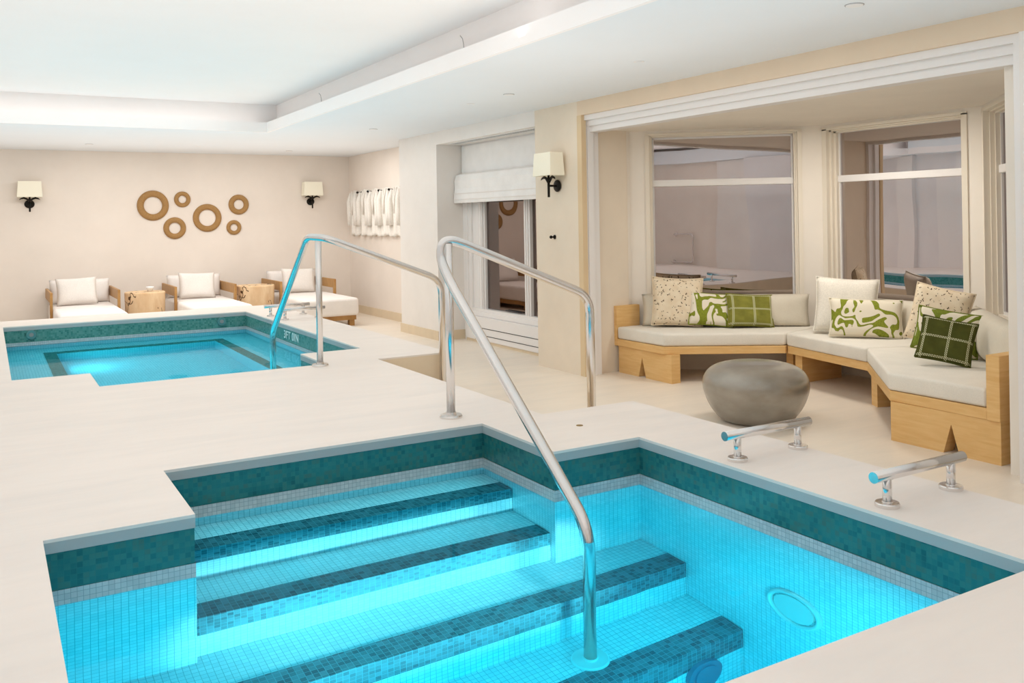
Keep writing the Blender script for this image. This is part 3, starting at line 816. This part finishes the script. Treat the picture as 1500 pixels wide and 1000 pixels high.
# right section
t = bench_part('window_bench', 'right section of the oak window seat with square armrest, nearest the camera')
obj('seat_frame', prism(bmesh.new(), [F1, E1, D1, (7.03, 4.40), (5.75, 3.25)][::-1], .265, .335, .004, 1), 'oak', t)
obj('armrest', bx(5.26, 5.74, 3.17, 3.255, .265, .665, .003), 'oak', t)
obj('leg', leg_slab(5.275, 5.38, 3.175, 3.94, .265, 3.50), 'oak', t)
obj('leg', prism(bmesh.new(), [(6.085, 4.665), (6.145, 4.765), (6.60, 4.62), (6.56, 4.53)], 0, .265), 'oak', t)
obj('seat_cushion', cushion_prism([(5.27, 3.262), (5.28, 3.96), (6.12, 4.785), (7.02, 4.41), (5.76, 3.262)][::-1], .337, ZT), 'fab_seat', t)
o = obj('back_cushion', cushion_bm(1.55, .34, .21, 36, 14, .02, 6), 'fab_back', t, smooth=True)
dd = (Q3-Q2).normalized(); cc = (Q2+Q3)/2+Vector((-.677, .735))*.14
o.matrix_basis = Matrix.Translation((cc.x-.03, cc.y-.03, ZT+.165)) @ Matrix.Rotation(math.atan2(dd.y, dd.x), 4, 'Z') @ Matrix.Rotation(-.1, 4, 'X')

fl = (-.643, -.766)
pillow('throw_cushion', (5.87, 6.79, ZT), (-.55, -.83), .20, .05, .50, .48, .15, 'speckle', 'cream cushion with dark flecks, leftmost on the window seat', 'speckle', seed=1)
pillow('throw_cushion', (6.10, 6.56, ZT), (-.50, -.86), .34, .10, .44, .33, .13, 'leaf_a', 'cream and green leaf print cushion between the flecked cushion and olive check cushion', 'leaf_a', seed=2)
pillow('throw_cushion', (6.38, 6.32, ZT), (-.42, -.90), .30, .06, .46, .32, .13, 'plaid_a', 'olive green check cushion beside the left leaf print cushion', 'plaid_a', seed=3)
pillow('throw_cushion', (6.70, 5.45, ZT), (-.80, -.60), .22, .05, .54, .50, .16, 'white_pil', 'plain ivory square cushion leaning at the centre of the window seat', 'white_pil', seed=4)
pillow('throw_cushion', (6.62, 5.18, ZT), (-.72, -.69), .30, .03, .61, .34, .14, 'leaf_b', 'long green and cream leaf print lumbar cushion in front of the ivory cushion', 'leaf_b', seed=5)
pillow('throw_cushion', (6.53, 4.42, ZT), (-.93, -.36), .22, .20, .44, .46, .15, 'speckle', 'cream cushion with dark flecks behind the two green cushions on the right', 'speckle', seed=6)
pillow('throw_cushion', (6.20, 4.13, ZT), (-.90, -.43), .30, .15, .46, .33, .13, 'leaf_c', 'green leaf print cushion sandwiched behind the dark olive check cushion', 'leaf_c', seed=7)
pillow('throw_cushion', (5.87, 3.92, ZT), (-.86, -.51), .40, .17, .36, .32, .12, 'plaid_b', 'dark olive green check cushion, frontmost on the right section', 'plaid_b', seed=8)

# ------------------------------------------------------------------ ceramic stool
prof = [(0, 0), (.22, 0), (.255, .01), (.30, .05), (.345, .115), (.378, .19), (.394, .26), (.388, .32), (.352, .378), (.285, .415), (.18, .436), (.09, .441), (0, .442)]
def smooth_prof(pr, it=2):
    for _ in range(it):
        q = [pr[0], pr[1]]
        for a, b in zip(pr[1:], pr[2:]): q += [(a[0]*.75+b[0]*.25, a[1]*.75+b[1]*.25), (a[0]*.25+b[0]*.75, a[1]*.25+b[1]*.75)]
        q.append(pr[-1]); pr = q
    return pr
b = lathe(bmesh.new(), smooth_prof(prof), 72)
o = obj('ceramic_stool', b, 'pouf', smooth=True); o.location = (4.98, 4.89, 0)
tag(o, 'squat bronze-grey pebble shaped stool standing in front of the window seat', 'stool')

# ------------------------------------------------------------------ handrails
def flange(parent, x, y, z, r=.062, m='steel'):
    b = bmesh.new(); lathe(b, [(.02, .0), (r, 0), (r, .008), (r*.93, .016), (.031, .018), (.029, .03), (.02, .03)], 40, (x, y, z))
    return obj('flange', b, m, parent, smooth=False)
RR = .0265
t = thing('handrail', 'polished steel handrail running down into the near plunge pool', 'handrail', (2.165, 4.372, DK), group='steel handrails of the two pools')
off = Vector((-2.165, -4.372, -DK))
def rel(pts): return [Vector(p)+off for p in pts]
def catmull(P, k=5):
    P = [Vector(p) for p in P]; P = [P[0]*2-P[1]]+P+[P[-1]*2-P[-2]]; out = []
    for a, b, c, d in zip(P, P[1:], P[2:], P[3:]):
        for i in range(k):
            t_ = i/k
            out.append(.5*((2*b)+(c-a)*t_+(2*a-5*b+4*c-d)*t_**2+(3*b-a-3*c+d)*t_**3))
    return out+[P[-2]]
top = fillet(rel([(3.10, 4.372, 0.0), (3.10, 4.372, 1.075), (2.26, 4.374, 1.410)]), [.16])
mid = catmull(rel([(2.26, 4.374, 1.410), (2.195, 4.380, 1.430), (2.150, 4.388, 1.422), (2.130, 4.390, 1.380), (2.128, 4.375, 1.315), (2.133, 4.31, 1.232), (2.136, 4.24, 1.166)]))
low = fillet(rel([(2.136, 4.24, 1.166), (2.075, 2.96, .288), (2.066, 2.95, -.80)]), [.22])
path = top[:-1]+mid[:-1]+low
obj('rail', tube(bmesh.new(), path, RR, 24), 'steel', t, smooth=True)
b = bmesh.new(); cyl(b, (0, 0, 0), (0, 0, .945), .0235, n=24); obj('post', b, 'steel', t, smooth=True)
flange(t, 0, 0, 0)
flange(t, 3.10+off.x, 0, -DK); flange(t, 2.066+off.x, 2.95+off.y, -.81-DK, .078, 'steel_in')
t = thing('handrail', 'polished steel handrail running down into the far hot tub', 'handrail', (2.136, 6.50, DK), group='steel handrails of the two pools')
off = Vector((-2.136, -6.50, -DK))
path = fillet(rel([(3.15, 6.50, 0.0), (3.15, 6.50, 1.065), (2.20, 6.50, 1.425), (2.136, 6.76, 1.435), (2.136, 7.78, .60), (2.136, 7.79, -.11)]), [.18, .10, .16, .18])
obj('rail', tube(bmesh.new(), path, RR, 24), 'steel', t, smooth=True)
b = bmesh.new(); cyl(b, (0, 0, 0), (0, 0, .935), .0235, n=24); obj('post', b, 'steel', t, smooth=True)
flange(t, 0, 0, 0); flange(t, 3.15+off.x, 0, -DK); flange(t, 0, 7.79+off.y, -.12-DK)

def grab_bar(x0, x1, y, label):
    t = thing('grab_bar', label, 'grab bar', (x0, y, DK), group='low steel grab bars on the pool edge')
    Lx = x1-x0
    b = bmesh.new(); cyl(b, (-.075, 0, .115), (Lx+.075, 0, .115), .0205, n=28); obj('bar', b, 'steel', t)
    for f in t.children[0].data.polygons: f.use_smooth = len(f.vertices) == 4
    for x in (0, Lx):
        b = bmesh.new(); cyl(b, (x, 0, .01), (x, 0, .11), .0165, n=24); p = obj('post', b, 'steel', t, smooth=True)
        b = bmesh.new(); lathe(b, [(.01, 0), (.044, 0), (.044, .012), (.041, .016), (.02, .017), (.019, .02), (.01, .02)], 36, (x, 0, 0)); obj('flange', b, 'steel', p)
    return t
grab_bar(2.825, 3.205, 2.131, 'steel grab bar on the near pool edge, closest to the camera')
grab_bar(2.82, 3.197, 2.882, 'steel grab bar on the near pool edge, beside the ceramic stool')
grab_bar(2.815, 3.199, 10.33, 'small steel grab bar on the hot tub edge, farther from the camera')
grab_bar(2.835, 3.215, 9.82, 'small steel grab bar on the hot tub edge, nearer the handrail')
# wall loop rail on the left wall (seen mirrored in the bay glass)
t = thing('wall_rail', 'steel loop rail on the wall, seen mirrored in the left bay window glass', 'grab rail', (-.65, YN, DK), PI/2)
b = bmesh.new(); tube(b, fillet([(0, 0, .05), (.10, 0, .05), (.10, -.6, .05), (.10, -.6, .72), (.10, -.05, .72), (0, -.05, .72)], [.04, .1, .1, .04]), .02, 16); obj('bar', b, 'steel', t, smooth=True)
for yz in ((0, .05), (-.05, .72)):
    b = bmesh.new(); cyl(b, (0, *yz), (.012, *yz), .045, n=20); obj('flange', b, 'steel', t)
struct('reflection_slab_pale', bx(.55, 1.39, YN, YN+.10, 0, CEIL-.01), 'wall_pale')  # added slab out of view, a lighter band for the glass to mirror
struct('reflection_slab_grey', bx(1.39, 4.2, YN, YN+.25, 0, CEIL-.01), 'wall_grey')  # added grey slab out of view, mirrored as a darker band
b = bmesh.new(); cyl(b, (2.629, 3.817, DK), (2.629, 3.817, DK+.002), .018, n=20)
tag(obj('deck_plug', b, mat('brass', (.45, .3, .12), .4, 1.)), 'tiny round brass plug set in the pale deck beyond the plunge pool', 'plug')

# ------------------------------------------------------------------ loungers
def make_lounger(x0, x1, label):
    w = x1-x0
    t = thing('lounger', label, 'lounger', (x0, 12.62, 0), group='white chaise loungers along the far wall')
    Ly = 2.2
    obj('base', bx(.06, w-.06, .08, Ly, .09, .16), 'oak_dark', t)
    for x in (.08, w-.16):
        for y in (.10, Ly-.14): obj('leg', bx(x, x+.08, y, y+.08, 0, .09), 'oak_dark', t)
    b = bx(.035, w-.035, 0, Ly, .16, .42, .05, 5); o = obj('mattress', b, 'fab_white', t, smooth=True)
    for x in (0., w-.035+.0):
        a = bmesh.new(); box(a, x, x+.035, 1.12, Ly+.03, .50, .64, .004); ar = obj('armrest', a, 'oak_dark', t)
        a = bmesh.new(); box(a, x, x+.035, 1.12, 1.19, .0, .50, .004); obj('arm_leg', a, 'oak_dark', ar)
    o = obj('back_cushion', cushion_bm(w-.08, .36, .26, 30, 14, .02, 4), 'fab_white', t, smooth=True)
    o.location = (w/2, Ly-.16, .585); o.rotation_euler = (-.12, 0, 0)
    return t
LG = [(.73, 1.62, 'leftmost white chaise lounger with wooden armrests by the far wall'),
      (2.35, 3.24, 'middle white chaise lounger standing between the two stump tables'),
      (3.90, 4.80, 'rightmost white chaise lounger below the right wall lamp, its end showing')]
for x0, x1, lab in LG: make_lounger(x0, x1, lab)
PL = [(1.10, 14.22, 'pale square cushion leaning on the leftmost lounger'), (2.755, 14.22, 'pale square cushion leaning on the middle lounger'), (4.33, 14.22, 'pale square cushion on the rightmost lounger, behind the handrail')]
for k, (x, y, lab) in enumerate(PL):
    pillow('lounger_cushion', (x, y, .42), (0, -1), .30, .03*(1 if k else -1), .54, .40, .16, 'fab_pil', lab, None, 'square cushions on the loungers', seed=20+k)

def stump(x, y, r, h, label, seed):
    rnd = random.Random(seed); b = bmesh.new(); n = 64
    ph = [rnd.uniform(0, 6.28) for _ in range(5)]
    def rad(a, z): return r*(1+.035*math.sin(2*a+ph[0])+.025*math.sin(5*a+ph[1])+.012*math.sin(11*a+ph[2]+z*3))*(1-.06*z)
    zs = [0, .05, .2, .35, h-.02, h]
    rows = [[b.verts.new((rad(2*PI*i/n, 1-z/h)*(.985 if k == len(zs)-1 else 1)*math.cos(2*PI*i/n), rad(2*PI*i/n, 1-z/h)*(.985 if k == len(zs)-1 else 1)*math.sin(2*PI*i/n), z)) for i in range(n)] for k, z in enumerate(zs)]
    for a, c in zip(rows, rows[1:]):
        for i in range(n): b.faces.new((a[i], a[(i+1) % n], c[(i+1) % n], c[i]))
    b.faces.new(rows[0][::-1]); b.faces.new(rows[-1])
    o = obj('stump_table', b, 'stump'); o.location = (x, y, 0)
    for f in o.data.polygons: f.use_smooth = len(f.vertices) == 4
    tag(o, label, 'side table', 'tree stump side tables'); return o
stump(1.97, 13.9, .275, .585, 'pale timber stump side table with a white cup on it, between left and middle lounger', 5)
stump(3.56, 13.9, .275, .60, 'cracked timber stump side table between the middle and right lounger', 9)
b = lathe(bmesh.new(), [(0, 0), (.03, 0), (.052, .05), (.055, .07), (.048, .07), (.028, .012), (0, .01)], 24)
o = obj('cup', b, 'white', smooth=True); o.location = (2.03, 13.86, .586)
tag(o, 'small white cup standing on the left stump table', 'cup')

# ------------------------------------------------------------------ lights
ROOM, POOLK = .262, .37
def area(name, loc, size, energy, col, direction, shape='RECTANGLE', spread=PI):
    l = bpy.data.lights.new(name, 'AREA'); l.shape = shape; l.size = size[0]; l.size_y = size[1]; l.energy = energy; l.color = col; l.spread = spread
    o = bpy.data.objects.new(name, l); C.objects.link(o); o.location = loc
    o.rotation_euler = Vector(direction).to_track_quat('-Z', 'Y').to_euler()
    if 'pool' not in name and 'spa' not in name: l.energy *= ROOM; o.visible_glossy = False
    elif 'glow' in name: o.visible_glossy = False; l.energy *= POOLK
    else: l.energy *= POOLK; o.visible_glossy = False; o.visible_transmission = False
    return o
# cove strips
area('cove_strip', (3.125, 5.0, CEIL+.07), (.08, 12), 22, (1, .98, .95), (-.25, 0, 1))
area('cove_strip', (1.0, 11.265, CEIL+.07), (4, .08), 5, (1, .98, .95), (0, -.25, 1))
area('cove_strip', (-1.2, 5.0, CEIL+.07), (.08, 12), 25, (1, .98, .95), (.25, 0, 1))
area('pool_lamp', (1.5, 1.58, -.36), (1.35, .08), 190, (1., .22, .20), (0, 1, 0), spread=.42)  # added red beam that whitens the step risers, not a real fitting
# added soft fill under the tray panel, no fitting there
area('tray_fill', (.95, 2.6, CEIL+.34), (3.2, 6.0), 120, (1, .985, .965), (0, 0, -1))
area('tray_fill', (.95, 8.6, CEIL+.34), (3.2, 5.0), 125, (1, .985, .965), (0, 0, -1))
# downlights of the lower ceiling
area('downlight', (4.1, 5.0, CEIL-.02), (.9, 5.0), 62, (1, .96, .91), (0, 0, -1))
area('downlight', (4.0, 9.8, CEIL-.02), (.9, 3.4), 50, (1, .96, .91), (0, 0, -1))
area('downlight', (2.3, 12.9, CEIL-.02), (5.0, .9), 290, (1, .96, .92), (0, 0, -1))
area('bay_light', (6.2, 5.2, 2.40), (.5, .5), 85, (1, .94, .86), (0, 0, -1))
area('ceiling_fill', (1.6, 5.5, 1.9), (5.5, 12.5), 310, (1, .99, .97), (0, 0, 1))  # added fill floating in the room to brighten the ceilings
area('ceiling_fill', (2.2, 13.0, 1.9), (5.5, 2.5), 50, (1, .99, .97), (0, 0, 1))  # same added fill for the far ceiling, hanging in mid-air
# added fill panel behind the camera, facing down the room
area('fill_front', (1.0, -1.05, 1.7), (4.5, 1.6), 85, (1, .98, .96), (0.15, 1, .05))
# underwater lamps in the pool's front wall and side wall
CY = (.10, .88, 1.)
for x in (.75, 2.05):
    area('pool_lamp', (x, 1.56, -.42), (.28, .28), 32, (.45, .95, 1.), (0, 1, .05), 'DISK')
area('pool_lamp', (.18, 2.4, -.45), (.28, .28), 20, CY, (1, .1, 0), 'DISK')
area('pool_lamp', (2.69, 2.487, -.40), (.2, .2), 9, CY, (-1, .2, 0), 'DISK')
area('pool_glow', (1.45, 2.2, .215), (2.2, 1.2), 26, CY, (0, .12, -1))  # broad sheet of fill just under the surface, shining down
area('pool_glow', (1.45, 3.8, .215), (1.4, .6), 5, CY, (0, 0, -1))
for y in (8.3, 10.0):
    area('spa_lamp', (.66, y, -.42), (.2, .2), 22, (.3, .92, 1.), (1, 0, .1), 'DISK')
area('spa_glow', (1.43, 9.15, .23), (2.45, 3.8), 62, CY, (0, 0, -1))  # added sheet of fill under the surface, brightens the spa seat
area('spa_glow', (1.43, 6.9, .23), (1.3, .5), 5, CY, (0, 0, -1))

w = bpy.data.worlds.new('World'); w.use_nodes = True; sc.world = w
w.node_tree.nodes['Background'].inputs['Color'].default_value = (.9, .92, 1, 1); w.node_tree.nodes['Background'].inputs['Strength'].default_value = .05

# ------------------------------------------------------------------ camera
f_px, cy_px, roll, yaw = 1309., 321.64, -.01659, .53145
F = Vector((math.sin(yaw), math.cos(yaw), 0)); R0 = Vector((math.cos(yaw), -math.sin(yaw), 0)); U0 = Vector((0, 0, 1))
R = R0*math.cos(roll)+U0*math.sin(roll); U = -R0*math.sin(roll)+U0*math.cos(roll)
cam = bpy.data.cameras.new('Camera'); co_ = bpy.data.objects.new('Camera', cam); C.objects.link(co_)
cam.sensor_width = 36; cam.sensor_fit = 'HORIZONTAL'; cam.lens = f_px/1500*36
cam.shift_y = -(500-cy_px)/1500; cam.clip_start = .02; cam.clip_end = 100
co_.matrix_world = Matrix(((R.x, U.x, -F.x, 0), (R.y, U.y, -F.y, 0), (R.z, U.z, -F.z, 1.54), (0, 0, 0, 1)))
sc.camera = co_
sc.view_settings.view_transform = 'Standard'; sc.view_settings.look = 'None'; sc.view_settings.exposure = 0.; sc.view_settings.gamma = 1.
sc.cycles.sample_clamp_indirect = 4; sc.cycles.max_bounces = 10; sc.cycles.diffuse_bounces = 5; sc.cycles.glossy_bounces = 5; sc.cycles.transmission_bounces = 6
sc.cycles.use_denoising = True
